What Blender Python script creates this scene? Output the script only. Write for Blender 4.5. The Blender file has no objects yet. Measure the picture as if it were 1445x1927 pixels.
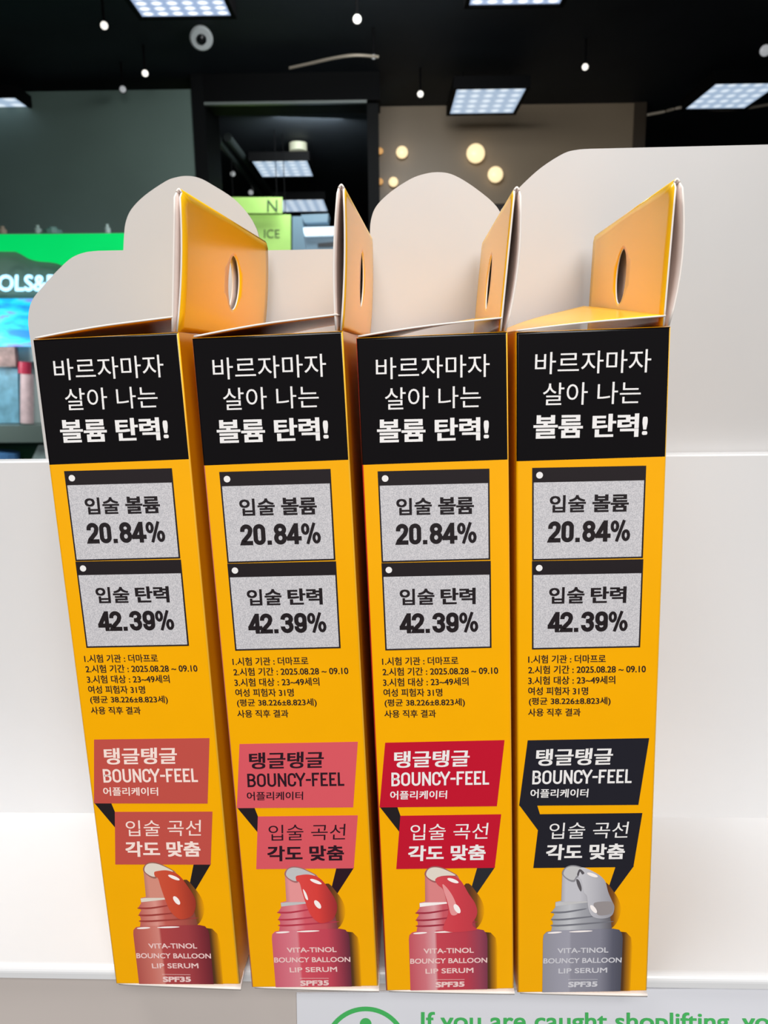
import bpy, bmesh, math, random
from mathutils import Vector, Matrix
from mathutils.geometry import tessellate_polygon

# ------------------------------------------------------------------ camera, world, light
S = bpy.context.scene
COL = S.collection
PW, PH, FPX = 1445.0, 1927.0, 1455.0
PITCH, ROLL = math.radians(11.34662), math.radians(-0.82576)
cp, sp, cr, sr = math.cos(PITCH), math.sin(PITCH), math.cos(ROLL), math.sin(ROLL)
RC = Matrix(((cr, -sr, 0), (sr, cr, 0), (0, 0, 1))) @ Matrix(((1, 0, 0), (0, cp, -sp), (0, sp, cp))) @ Matrix(((1, 0, 0), (0, 0, -1), (0, 1, 0)))
cam = bpy.data.cameras.new('camera')
camo = bpy.data.objects.new('camera', cam)
COL.objects.link(camo)
m = Matrix((RC[0], -RC[1], -RC[2])).transposed().to_4x4()
camo.matrix_world = m
cam.sensor_fit = 'HORIZONTAL'
cam.sensor_width = 36.0
cam.lens = 36.0 * FPX / PW
cam.clip_start = 0.005
cam.clip_end = 60
cam.dof.use_dof = True
cam.dof.focus_distance = 0.215
cam.dof.aperture_fstop = 46.0
S.camera = camo

S.view_settings.view_transform = 'Standard'
S.view_settings.look = 'None'
S.view_settings.gamma = 1
S.view_settings.use_curve_mapping = False
S.view_settings.exposure = 0.0

world = bpy.data.worlds.new('store_ambient')
S.world = world
world.use_nodes = True
world.node_tree.nodes['Background'].inputs[0].default_value = (0.95, 0.97, 1.0, 1)
world.node_tree.nodes['Background'].inputs[1].default_value = 0.21


def area(name, loc, aim, size, power, color=(1, 1, 1)):
    l = bpy.data.lights.new(name, 'AREA')
    l.shape = 'SQUARE'
    l.size = size
    l.energy = power
    l.color = color
    o = bpy.data.objects.new(name, l)
    COL.objects.link(o)
    o.location = loc
    o.rotation_euler = (Vector(aim) - Vector(loc)).to_track_quat('-Z', 'Y').to_euler()
    return o


area('frontal_fill_light', (0.2, -1.35, 1.0), (0, 0.2, -0.1), 1.1, 42, (1, 0.995, 0.985))  # frontal area light added well below ceiling height to brighten the carton fronts
area('ceiling_panel_light_left', (-0.45, -0.1, 1.7), (0, 0.22, -0.1), 0.7, 22, (1, 0.99, 0.98))
area('ceiling_panel_light_beyond', (-0.95, 1.75, 1.8), (0, 0.22, -0.15), 0.5, 15, (0.97, 0.98, 1.0))
area('ceiling_panel_light_far', (-0.6, 7.2, 1.95), (-0.8, 8.6, 1.0), 0.6, 26, (0.92, 0.98, 1.0))
area('display_fill_light', (-2.85, 4.85, 0.12), (-2.9, 5.6, -0.3), 0.3, 5.5, (0.95, 1.0, 1.0))  # area light added in front of the display to brighten its products
area('ceiling_panel_light_store', (0.0, 4.2, 1.93), (0.0, 5.6, 0.0), 1.2, 70, (0.95, 0.98, 1.0))


def at(u, v, Y=None, slope=0.0, z=None):
    d = RC.transposed() @ Vector(((u - PW / 2) / FPX, (v - PH / 2) / FPX, 1.0))
    s = z / d.z if z is not None else Y / (d.y - slope * d.x)
    return d * s


# ------------------------------------------------------------------ materials
def lin(c):
    return tuple(((x / 255) / 12.92 if x / 255 <= 0.04045 else ((x / 255 + 0.055) / 1.055) ** 2.4) for x in c)


MATS = {}


def mat(name, rgb, rough=0.5, spec=0.5, emit=0.0, metal=0.0, noise=0.0, nscale=60.0, coat=0.0, bump=0.0):
    if name in MATS:
        return MATS[name]
    M = bpy.data.materials.new(name)
    M.use_nodes = True
    nt = M.node_tree
    b = nt.nodes['Principled BSDF']
    c = (*lin(rgb), 1)
    b.inputs['Base Color'].default_value = c
    b.inputs['Roughness'].default_value = rough
    b.inputs['Specular IOR Level'].default_value = spec
    b.inputs['Metallic'].default_value = metal
    b.inputs['Coat Weight'].default_value = coat
    b.inputs['Coat Roughness'].default_value = 0.08
    if emit:
        b.inputs['Emission Color'].default_value = c
        b.inputs['Emission Strength'].default_value = emit
    if noise or bump:
        tc = nt.nodes.new('ShaderNodeTexCoord')
        nz = nt.nodes.new('ShaderNodeTexNoise')
        nz.inputs['Scale'].default_value = nscale
        nz.inputs['Detail'].default_value = 6
        nt.links.new(tc.outputs['Object'], nz.inputs['Vector'])
        if noise:
            mr = nt.nodes.new('ShaderNodeMapRange')
            mr.inputs['To Min'].default_value = 1 - noise
            mr.inputs['To Max'].default_value = 1 + noise
            mr.inputs['From Min'].default_value = 0.3
            mr.inputs['From Max'].default_value = 0.7
            mx = nt.nodes.new('ShaderNodeVectorMath')
            mx.operation = 'SCALE'
            mx.inputs[0].default_value = c[:3]
            nt.links.new(nz.outputs['Fac'], mr.inputs['Value'])
            nt.links.new(mr.outputs['Result'], mx.inputs['Scale'])
            nt.links.new(mx.outputs['Vector'], b.inputs['Base Color'])
        if bump:
            bp = nt.nodes.new('ShaderNodeBump')
            bp.inputs['Strength'].default_value = bump
            bp.inputs['Distance'].default_value = 0.0005
            nt.links.new(nz.outputs['Fac'], bp.inputs['Height'])
            nt.links.new(bp.outputs['Normal'], b.inputs['Normal'])
    MATS[name] = M
    return M


def ramp_mat(name, stops, u0, u1, rough=0.25, axis='X', coat=0.0):
    """printed gradient, running across the picture in the print's own UV"""
    if name in MATS:
        return MATS[name]
    M = bpy.data.materials.new(name)
    M.use_nodes = True
    nt = M.node_tree
    b = nt.nodes['Principled BSDF']
    b.inputs['Roughness'].default_value = rough
    b.inputs['Coat Weight'].default_value = coat
    uv = nt.nodes.new('ShaderNodeUVMap')
    sx = nt.nodes.new('ShaderNodeSeparateXYZ')
    mr = nt.nodes.new('ShaderNodeMapRange')
    mr.inputs['From Min'].default_value = u0
    mr.inputs['From Max'].default_value = u1
    rp = nt.nodes.new('ShaderNodeValToRGB')
    e = rp.color_ramp.elements
    while len(e) < len(stops):
        e.new(0.5)
    for k, (p, c) in enumerate(stops):
        e[k].position = p
        e[k].color = (*lin(c), 1)
    nt.links.new(uv.outputs['UV'], sx.inputs[0])
    nt.links.new(sx.outputs[axis], mr.inputs['Value'])
    nt.links.new(mr.outputs['Result'], rp.inputs['Fac'])
    nt.links.new(rp.outputs['Color'], b.inputs['Base Color'])
    MATS[name] = M
    return M


def speckle_mat(name, a, b_, scale):
    M = bpy.data.materials.new(name)
    M.use_nodes = True
    nt = M.node_tree
    b = nt.nodes['Principled BSDF']
    b.inputs['Roughness'].default_value = 0.3
    tc = nt.nodes.new('ShaderNodeTexCoord')
    nz = nt.nodes.new('ShaderNodeTexNoise')
    nz.inputs['Scale'].default_value = scale
    nz.inputs['Detail'].default_value = 2
    rp = nt.nodes.new('ShaderNodeValToRGB')
    e = rp.color_ramp.elements
    e[0].position, e[1].position = 0.35, 0.65
    e[0].color, e[1].color = (*lin(a), 1), (*lin(b_), 1)
    nt.links.new(tc.outputs['Object'], nz.inputs['Vector'])
    nt.links.new(nz.outputs['Fac'], rp.inputs['Fac'])
    nt.links.new(rp.outputs['Color'], b.inputs['Base Color'])
    MATS[name] = M
    return M


def led_mat(name, nx, ny, base, dot, strength):
    """LED ceiling panel: rows of bright points behind a pale diffuser, on 0..1 UV"""
    M = bpy.data.materials.new(name)
    M.use_nodes = True
    nt = M.node_tree
    b = nt.nodes['Principled BSDF']
    b.inputs['Base Color'].default_value = (0.6, 0.65, 0.7, 1)
    uv = nt.nodes.new('ShaderNodeUVMap')
    mp = nt.nodes.new('ShaderNodeVectorMath')
    mp.operation = 'MULTIPLY'
    mp.inputs[1].default_value = (nx, ny, 0)
    fr = nt.nodes.new('ShaderNodeVectorMath')
    fr.operation = 'FRACTION'
    sb = nt.nodes.new('ShaderNodeVectorMath')
    sb.operation = 'DISTANCE'
    sb.inputs[1].default_value = (0.5, 0.5, 0)
    rp = nt.nodes.new('ShaderNodeValToRGB')
    e = rp.color_ramp.elements
    e[0].position, e[1].position = 0.16, 0.42
    e[0].color, e[1].color = (*dot, 1), (*base, 1)
    L = nt.links.new
    L(uv.outputs['UV'], mp.inputs[0])
    L(mp.outputs[0], fr.inputs[0])
    L(fr.outputs[0], sb.inputs[0])
    L(sb.outputs['Value'], rp.inputs['Fac'])
    L(rp.outputs['Color'], b.inputs['Emission Color'])
    b.inputs['Emission Strength'].default_value = strength
    MATS[name] = M
    return M


def streak_mat(name, cols, strength, scale):
    """backlit poster with soft diagonal streaks"""
    M = bpy.data.materials.new(name)
    M.use_nodes = True
    nt = M.node_tree
    b = nt.nodes['Principled BSDF']
    tc = nt.nodes.new('ShaderNodeTexCoord')
    mp = nt.nodes.new('ShaderNodeMapping')
    mp.inputs['Rotation'].default_value = (0, 0.9, 0)
    mp.inputs['Scale'].default_value = (scale * 0.45, 1, scale * 1.5)
    nz = nt.nodes.new('ShaderNodeTexNoise')
    nz.inputs['Scale'].default_value = 1.0
    nz.inputs['Detail'].default_value = 3
    rp = nt.nodes.new('ShaderNodeValToRGB')
    e = rp.color_ramp.elements
    while len(e) < len(cols):
        e.new(0.5)
    for k, (p, c) in enumerate(cols):
        e[k].position = p
        e[k].color = (*lin(c), 1)
    L = nt.links.new
    L(tc.outputs['Object'], mp.inputs['Vector'])
    L(mp.outputs[0], nz.inputs['Vector'])
    L(nz.outputs['Fac'], rp.inputs['Fac'])
    L(rp.outputs['Color'], b.inputs['Base Color'])
    L(rp.outputs['Color'], b.inputs['Emission Color'])
    b.inputs['Emission Strength'].default_value = strength
    MATS[name] = M
    return M


# ------------------------------------------------------------------ object helpers
def tag(o, label=None, cat=None, group=None, kind=None):
    if label:
        o['label'] = label
    if cat:
        o['category'] = cat
    if group:
        o['group'] = group
    if kind:
        o['kind'] = kind
    return o


def empty(name, loc=(0, 0, 0)):
    o = bpy.data.objects.new(name, None)
    o.empty_display_size = 0.01
    COL.objects.link(o)
    o.location = loc
    return o


def obj(name, bm, mats, parent=None, smooth=False):
    me = bpy.data.meshes.new(name)
    bm.normal_update()
    if smooth:
        for f in bm.faces:
            f.smooth = True
    bm.to_mesh(me)
    bm.free()
    for mm in (mats if isinstance(mats, (list, tuple)) else [mats]):
        me.materials.append(mm)
    o = bpy.data.objects.new(name, me)
    COL.objects.link(o)
    if parent:
        o.parent = parent
    return o


def copy_object(o, parent=None):
    c = o.copy()
    COL.objects.link(c)
    if parent:
        c.parent = parent
    return c


def box(bm, x0, x1, y0, y1, z0, z1, mi=0, rot=None):
    vs = [bm.verts.new((x, y, z)) for x in (x0, x1) for y in (y0, y1) for z in (z0, z1)]
    q = [(0, 1, 3, 2), (4, 6, 7, 5), (0, 4, 5, 1), (2, 3, 7, 6), (0, 2, 6, 4), (1, 5, 7, 3)]
    fs = []
    for a in q:
        f = bm.faces.new([vs[i] for i in a])
        f.material_index = mi
        fs.append(f)
    return vs, fs


def tube(bm, pts, r, n=10, mi=0):
    rings = []
    for i, p in enumerate(pts):
        p = Vector(p)
        t = (Vector(pts[min(i + 1, len(pts) - 1)]) - Vector(pts[max(i - 1, 0)])).normalized()
        a = t.orthogonal().normalized()
        b = t.cross(a)
        rr = r[i] if isinstance(r, (list, tuple)) else r
        rings.append([bm.verts.new(p + (a * math.cos(2 * math.pi * k / n) + b * math.sin(2 * math.pi * k / n)) * rr) for k in range(n)])
    for A, B in zip(rings, rings[1:]):
        for k in range(n):
            f = bm.faces.new((A[k], A[(k + 1) % n], B[(k + 1) % n], B[k]))
            f.material_index = mi
    for R_ in (rings[0], rings[-1]):
        f = bm.faces.new(R_)
        f.material_index = mi
    return rings


def slab(bm, pts, back, mi=0, mi_edge=None):
    """closed solid from a 3D outline and the vector that reaches its back side"""
    back = Vector(back)
    F = [bm.verts.new(p) for p in pts]
    B = [bm.verts.new(Vector(p) + back) for p in pts]
    n = Vector((0, 0, 0))
    for i, p in enumerate(pts):
        a, b = Vector(p), Vector(pts[(i + 1) % len(pts)])
        n += a.cross(b)
    ax = max(range(3), key=lambda k: abs(n[k]))
    flat = [Vector([c for k, c in enumerate(p) if k != ax] + [0]) for p in map(Vector, pts)]
    for t in tessellate_polygon([flat]):
        try:
            bm.faces.new([F[i] for i in t]).material_index = mi
            bm.faces.new([B[i] for i in reversed(t)]).material_index = mi
        except ValueError:
            pass
    for i in range(len(pts)):
        j = (i + 1) % len(pts)
        bm.faces.new((F[i], F[j], B[j], B[i])).material_index = mi if mi_edge is None else mi_edge
    bmesh.ops.recalc_face_normals(bm, faces=bm.faces)


def smooth_pts(pts, k=5, closed=True):
    out = []
    n = len(pts)
    rng = n if closed else n - 1
    for i in range(rng):
        P = [pts[(i + j - 1) % n] if closed else pts[min(max(i + j - 1, 0), n - 1)] for j in range(4)]
        for s in range(k):
            t = s / k
            q = []
            for c in range(len(P[0])):
                a, b, cc, d = (p[c] for p in P)
                q.append(0.5 * (2 * b + (cc - a) * t + (2 * a - 5 * b + 4 * cc - d) * t * t + (3 * b - a - 3 * cc + d) * t ** 3))
            out.append(tuple(q))
    if not closed:
        out.append(tuple(pts[-1]))
    return out


TEXT = {}


def glyphs(s):
    """outline of a line of lettering as triangles in a 0..1 box (y up)"""
    if s in TEXT:
        return TEXT[s]
    cu = bpy.data.curves.new('lettering', 'FONT')
    cu.body = s
    cu.resolution_u = 4
    o = bpy.data.objects.new('lettering', cu)
    COL.objects.link(o)
    bpy.context.view_layer.update()
    dg = bpy.context.evaluated_depsgraph_get()
    me = bpy.data.meshes.new_from_object(o.evaluated_get(dg))
    vs = [(v.co.x, v.co.y) for v in me.vertices]
    fs = [tuple(p.vertices) for p in me.polygons]
    bpy.data.objects.remove(o)
    bpy.data.curves.remove(cu)
    bpy.data.meshes.remove(me)
    x0, x1 = min(v[0] for v in vs), max(v[0] for v in vs)
    y0, y1 = min(v[1] for v in vs), max(v[1] for v in vs)
    vs = [((x - x0) / (x1 - x0), (y - y0) / (y1 - y0)) for x, y in vs]
    TEXT[s] = (vs, fs)
    return TEXT[s]


def arc(cx, cy, rx, ry, a0, a1, n=12):
    return [(cx + rx * math.cos(math.radians(a0 + (a1 - a0) * k / n)), cy + ry * math.sin(math.radians(a0 + (a1 - a0) * k / n))) for k in range(n + 1)]


def glyph_strokes(ch, W, H, wd):
    """(path, closed, filled) pieces of one upright condensed character in a W x H box"""
    R = W / 2
    r = min(R, H * 0.3)
    if ch in '0O':
        return [(arc(R, H - r, R, r, 0, 180) + arc(R, r, R, r, 180, 360), True, False)]
    if ch == 'U':
        return [([(0, H + wd / 2)] + arc(R, r, R, r, 180, 360) + [(W, H + wd / 2)], False, False)]
    if ch == 'C':
        return [([(W, H * 0.66)] + arc(R, H - r, R, r, 0, 180) + arc(R, r, R, r, 180, 360) + [(W, H * 0.34)], False, False)]
    if ch == 'B':
        q = min(W * 0.6, H * 0.25)
        return [([(0, H * 0.52), (W * 0.4, H * 0.52)] + arc(W * 0.94 - q, H * 0.76, q, H * 0.24, -90, 90) + [(0, H), (0, 0)] + arc(W - q, H * 0.26, q, H * 0.26, -90, 90) + [(W * 0.4, H * 0.52)], False, False)]
    e = wd / 2
    if ch == 'N':
        return [([(0, -e), (0, H + e)], False, False), ([(W, -e), (W, H + e)], False, False), ([(0, H), (W, 0)], False, False)]
    if ch == 'Y':
        return [([(-e * 0.3, H + e), (R, H * 0.42)], False, False), ([(W + e * 0.3, H + e), (R, H * 0.42)], False, False), ([(R, H * 0.5), (R, -e)], False, False)]
    if ch == '-':
        return [([(-e, H * 0.47), (W + e, H * 0.47)], False, False)]
    if ch == 'L':
        return [([(0, H + e), (0, 0), (W + e, 0)], False, False)]
    if ch == 'F':
        return [([(0, -e), (0, H), (W + e, H)], False, False), ([(0, H * 0.5), (W * 0.88, H * 0.5)], False, False)]
    if ch == 'E':
        return [([(W + e, 0), (0, 0), (0, H), (W + e, H)], False, False), ([(0, H * 0.5), (W * 0.88, H * 0.5)], False, False)]
    if ch == '2':
        return [([(0, H * 0.68)] + arc(R, H - r, R, r, 180, -15) + [(W * 0.84, H * 0.5), (W * 0.08, H * 0.1), (0.0, 0.0), (W + e, 0)], False, False)]
    if ch == '3':
        return [([(0, H * 0.72)] + arc(R, H * 0.77, R * 0.96, H * 0.23, 180, -90) + [(R * 0.6, H * 0.54)], False, False),
                ([(R * 0.6, H * 0.54)] + arc(R, H * 0.27, R, H * 0.27, 90, -180) + [(0, H * 0.3)], False, False)]
    if ch == '4':
        return [([(W * 0.72, -e), (W * 0.72, H + e)], False, False), ([(W * 0.66, H), (0, H * 0.24)], False, False), ([(-e * 0.9, H * 0.22), (W + e, H * 0.22)], False, False)]
    if ch == '8':
        return [(arc(R, H * 0.77, R * 0.95, H * 0.23, 0, 360, 24)[:-1], True, False), (arc(R, H * 0.27, R, H * 0.27, 0, 360, 24)[:-1], True, False)]
    if ch == '9':
        return [(arc(R, H - r, R, r, 0, 180) + arc(R, H * 0.38 + r, R, r, 180, 360), True, False), ([(W, H * 0.6)] + arc(R, r, R, r, 0, -180) + [(0, H * 0.3)], False, False)]
    if ch == '%':
        s = wd * 0.62
        q = W * 0.17
        return [(arc(q * 0.9, H - H * 0.25, q, H * 0.24, 0, 360, 20)[:-1], True, False), (arc(W - q * 0.9, H * 0.25, q, H * 0.24, 0, 360, 20)[:-1], True, False), ([(W * 0.27, -e), (W * 0.73, H + e)], False, False)]
    return [([(-e, -e), (-e + wd, -e), (-e + wd, -e + wd), (-e, -e + wd)], True, True)]


def strip(path, hw, closed):
    n = len(path)
    P = [Vector((x, y)) for x, y in path]
    L, Rr = [], []
    for i in range(n):
        a = P[i - 1] if (i > 0 or closed) else None
        c = P[(i + 1) % n] if (i < n - 1 or closed) else None
        d0 = (P[i] - a) if a is not None else None
        d1 = (c - P[i]) if c is not None else None
        d0 = d0.normalized() if d0 is not None and d0.length > 1e-9 else None
        d1 = d1.normalized() if d1 is not None and d1.length > 1e-9 else None
        d0 = d0 or d1
        d1 = d1 or d0
        n0, n1 = Vector((-d0.y, d0.x)), Vector((-d1.y, d1.x))
        mm = n0 + n1
        if mm.length < 0.4:
            mm = n0
            k = 1
        else:
            mm.normalize()
            k = 1 / max(0.45, mm.dot(n0))
        L.append(P[i] + mm * hw * k)
        Rr.append(P[i] - mm * hw * k)
    out = []
    for i in range(n if closed else n - 1):
        j = (i + 1) % n
        if (P[i] - P[j]).length < 1e-9:
            continue
        out.append([tuple(L[i]), tuple(Rr[i]), tuple(Rr[j]), tuple(L[j])])
    return out


class Print:
    """flat printing on a carton face: u to the right and v down in millimetres, each layer a hair above the last"""

    def __init__(self, w, h, du=0.0, dv=0.0):
        self.bm = bmesh.new()
        self.uv = self.bm.loops.layers.uv.new('print')
        self.w, self.h, self.du, self.dv = w, h, du, dv
        self.mats = []

    def mi(self, m):
        if m not in self.mats:
            self.mats.append(m)
        return self.mats.index(m)

    def face(self, pts, lay, m):
        vs = [self.bm.verts.new((-self.w / 2 + (u + self.du) / 1000, -0.00003 - lay * 0.00002, self.h - (v + self.dv) / 1000)) for u, v in pts]
        f = self.bm.faces.new(vs)
        f.material_index = self.mi(m)
        for l, p in zip(f.loops, pts):
            l[self.uv].uv = (p[0], p[1])

    def poly(self, pts, lay, m):
        flat = [Vector((u, -v, 0)) for u, v in pts]
        for t in tessellate_polygon([flat]):
            q = [pts[i] for i in t]
            ar = (q[1][0] - q[0][0]) * (q[2][1] - q[0][1]) - (q[2][0] - q[0][0]) * (q[1][1] - q[0][1])
            if abs(ar) < 1e-9:
                continue
            self.face(q if ar < 0 else q[::-1], lay, m)

    def ell(self, c, a, b, rot, lay, m, n=20):
        ca, sa = math.cos(rot), math.sin(rot)
        self.poly([(c[0] + a * math.cos(t) * ca - b * math.sin(t) * sa, c[1] + a * math.cos(t) * sa + b * math.sin(t) * ca)
                   for t in [2 * math.pi * k / n for k in range(n)]], lay, m)

    def text(self, s, quad, lay, m, fat=0.0, fatv=None):
        (a, b, c, d) = quad  # tl tr br bl
        fatv = fat if fatv is None else fatv
        vs, fs = glyphs(s)
        W = abs(b[0] - a[0])
        H = abs(d[1] - a[1])
        dirs = [(0, 0)]
        if fat:
            dirs = [(i_ * fat, j_ * fatv) for i_ in (-1, 0, 1) for j_ in (-1, 0, 1)]
        for ci, (ox, oy) in enumerate(dirs):
            P = []
            for x, y in vs:
                x = (fat / W) + x * (1 - 2 * fat / W) + ox / W
                y = 1 - ((fatv / H) + y * (1 - 2 * fatv / H) + oy / H)
                u = (a[0] * (1 - x) + b[0] * x) * (1 - y) + (d[0] * (1 - x) + c[0] * x) * y
                v = (a[1] * (1 - x) + b[1] * x) * (1 - y) + (d[1] * (1 - x) + c[1] * x) * y
                P.append((u, v))
            V = [self.bm.verts.new((-self.w / 2 + (u + self.du) / 1000, -0.00003 - lay * 0.00002 - ci * 0.0000015, self.h - (v + self.dv) / 1000)) for u, v in P]
            for f in fs:
                try:
                    nf = self.bm.faces.new([V[i] for i in f])
                    nf.material_index = self.mi(m)
                except ValueError:
                    pass

    def strokes(self, cells, quad, wd, lay, m):
        """condensed lettering drawn with strokes of even width: cells = (character, from, to) across the line"""
        (a, b, c, d) = quad
        W = abs(b[0] - a[0])
        H = abs(d[1] - a[1])
        ci = 0
        full = wd
        for ch, f0, f1 in cells:
            wd = full * (0.7 if ch == '%' else 1)
            cw = (f1 - f0) * W
            for path, closed, fill in glyph_strokes(ch, cw - wd, H - wd, wd):
                if fill:
                    quads = [path]
                else:
                    quads = strip(path, wd / 2, closed)
                for q in quads:
                    P = []
                    for x, y in q:
                        X, Y = (f0 * W + wd / 2 + x) / W, 1 - (y + wd / 2) / H
                        P.append(((a[0] * (1 - X) + b[0] * X) * (1 - Y) + (d[0] * (1 - X) + c[0] * X) * Y,
                                  (a[1] * (1 - X) + b[1] * X) * (1 - Y) + (d[1] * (1 - X) + c[1] * X) * Y))
                    V = [self.bm.verts.new((-self.w / 2 + (u + self.du) / 1000, -0.00003 - lay * 0.00002 - ci * 0.0000008, self.h - (v + self.dv) / 1000)) for u, v in P]
                    self.bm.faces.new(V).material_index = self.mi(m)
                ci = (ci + 1) % 9

    def done(self, name, parent):
        return obj(name, self.bm, self.mats, parent)


# ------------------------------------------------------------------ store shell
def struct(name, bm, m):
    return tag(obj(name, bm, m), kind='structure')


BLACK = mat('black_ceiling_paint', (38, 44, 50), 0.7, 0.3, noise=0.15, nscale=2)
FZ, CZ = -1.45, 2.05
bm = bmesh.new(); box(bm, -6, 7, -5, 13, FZ - 0.1, FZ); struct('floor', bm, mat('store_floor', (92, 92, 90), 0.35, noise=0.06, nscale=3))
bm = bmesh.new(); box(bm, -6, 7, -5, 13, CZ, CZ + 0.1); struct('ceiling', bm, BLACK)
bm = bmesh.new(); box(bm, -6, -5.9, -5, 13, FZ, CZ); struct('wall_left', bm, mat('dark_side_wall', (30, 34, 36), 0.7))
bm = bmesh.new(); box(bm, 6.9, 7, -5, 13, FZ, CZ); struct('wall_right', bm, mat('dark_side_wall', (30, 34, 36)))
bm = bmesh.new(); box(bm, -5.9, 6.9, 12.9, 13, FZ, CZ); struct('wall_back', bm, mat('dark_back_wall', (20, 23, 25), 0.7))

# grey-green partition on the left, facing the camera
YG = 6.2
a = at(372, 345, YG); b = at(360, 168, YG); c = at(-260, 438, YG)
bm = bmesh.new(); box(bm, c.x, b.x, YG, YG + 0.25, FZ, b.z)
struct('wall_grey_green', bm, mat('grey_green_wall', (106, 126, 118), 0.45, noise=0.10, nscale=1.2))
# beige partition on the right
YB = 7.0
a = at(711, 180, YB); b = at(1194, 178, YB); c = at(900, 384, YB)
bm = bmesh.new(); box(bm, a.x, b.x, YB, YB + 0.25, c.z, b.z)
struct('wall_beige', bm, mat('beige_wall', (156, 138, 114), 0.4, noise=0.05, nscale=1.5))
bm = bmesh.new(); box(bm, a.x - 0.02, b.x + 0.12, YB + 0.02, YB + 0.25, FZ, c.z); struct('wall_dark_base', bm, mat('dark_brown_panel', (44, 36, 34), 0.5))
bm = bmesh.new(); box(bm, b.x, b.x + 0.1, YB - 0.02, YB + 0.25, FZ, b.z); struct('trim_1', bm, mat('brown_trim', (70, 58, 44), 0.5))
# dark column between the two partitions, and the beam over the opening
a = at(360, 168, YG); b = at(386, 195, YG)
bm = bmesh.new(); box(bm, a.x + 0.002, b.x, YG - 0.02, YG + 0.5, FZ, CZ); struct('column', bm, mat('black_column', (10, 12, 13), 0.6, 0.12))
a = at(386, 197, YG); b = at(690, 190, YG)
bm = bmesh.new(); box(bm, a.x + 0.002, b.x + 0.1, YG - 0.02, YG + 0.3, b.z, CZ); struct('beam', bm, mat('black_beam', (8, 9, 10), 0.7, 0.1))
bm = bmesh.new(); box(bm, a.x, b.x, YG - 0.04, YG + 0.0, b.z - 0.022, b.z - 0.004); struct('trim_2', bm, mat('pale_edge_strip', (120, 128, 124), 0.4))
a = at(690, 190, YG); b = at(712, 190, YG)
bm = bmesh.new(); box(bm, a.x, b.x, YG + 0.05, YG + 0.35, FZ, CZ); tag(obj('column', bm, mat('black_column', (10, 12, 13))), kind='structure')

# ------------------------------------------------------------------ ceiling lamps
LED = led_mat('led_diffuser', 6, 6, (0.30, 0.40, 0.62), (1.5, 1.55, 1.6), 1.0)
LED_FAR = led_mat('led_diffuser_far', 5, 5, (0.36, 0.47, 0.62), (0.75, 0.85, 0.95), 1.0)
HOUS = mat('black_lamp_housing', (6, 6, 7), 0.7, 0.1)


def led_panel(cx, cy, z, sx, sy, m, label, rz=0.0):
    t = empty('led_ceiling_panel', (cx, cy, z))
    t.rotation_euler.z = rz
    bm = bmesh.new()
    w = 0.025
    for x0, x1, y0, y1 in ((-sx / 2 - w, -sx / 2, -sy / 2 - w, sy / 2 + w), (sx / 2, sx / 2 + w, -sy / 2 - w, sy / 2 + w), (-sx / 2, sx / 2, -sy / 2 - w, -sy / 2), (-sx / 2, sx / 2, sy / 2, sy / 2 + w)):
        box(bm, x0, x1, y0, y1, -0.01, 0.07)
    box(bm, -sx / 2, sx / 2, -sy / 2, sy / 2, 0.04, 0.07)
    obj('frame', bm, HOUS, t)
    bm = bmesh.new()
    uv = bm.loops.layers.uv.new('panel')
    vs, fs = box(bm, -sx / 2, sx / 2, -sy / 2, sy / 2, 0.0, 0.012)
    for f in fs:
        for l in f.loops:
            l[uv].uv = (l.vert.co.x / sx + 0.5, l.vert.co.y / sy + 0.5)
    obj('diffuser', bm, m, t)
    for sx_ in (-1, 1):
        bm = bmesh.new()
        tube(bm, [(sx_ * sx * 0.35, 0, 0.07), (sx_ * sx * 0.35, 0, CZ - z - 0.001)], 0.004, 6)
        obj('suspension_wire', bm, HOUS, t)
    return tag(t, label, 'ceiling light', 'square LED ceiling panels')


def panel_from(px, z, m, label):
    """px: near-left, near-right (the lower image edge is the far one)"""
    (fl, fr, n) = px
    A, B, C = at(*fl, z=z), at(*fr, z=z), at(*n, z=z)
    sx = B.x - A.x
    far = (A.y + B.y) / 2
    sy = max(0.2, far - C.y)
    led_panel((A.x + B.x) / 2, far - sy / 2, z, sx, sy, m, label)


panel_from(((270, 34), (434, 26), (245, -30)), 1.85, LED, 'bright white LED ceiling panel at the top edge left of centre, its bulbs showing')
panel_from(((882, 10), (1053, 6), (882, -60)), 1.85, LED, 'white LED ceiling panel almost cut off by the top edge above the beige wall')
panel_from(((-60, 234), (97, 231), (-60, 183)), 1.85, LED_FAR, 'white LED ceiling panel at the left edge in front of the grey-green wall')
panel_from(((846, 214), (965, 212), (850, 166)), 1.85, LED_FAR, 'white LED ceiling panel hanging in front of the beige wall')
panel_from(((1286, 206), (1402, 202), (1330, 156)), 1.85, LED_FAR, 'white LED ceiling panel at the right edge above the large white card')
panel_from(((496, 336), (588, 328), (480, 302)), 1.85, LED_FAR, 'small distant LED ceiling panel seen through the dark opening')
panel_from(((532, 398), (617, 398), (530, 375)), 1.70, LED_FAR, 'lowest and farthest LED ceiling panel, beside the lime posters')

LENS = mat('lamp_lens', (255, 250, 240), 0.3, emit=1.1)
DIML = mat('dim_lamp_lens', (220, 222, 225), 0.3, emit=0.3)


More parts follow.
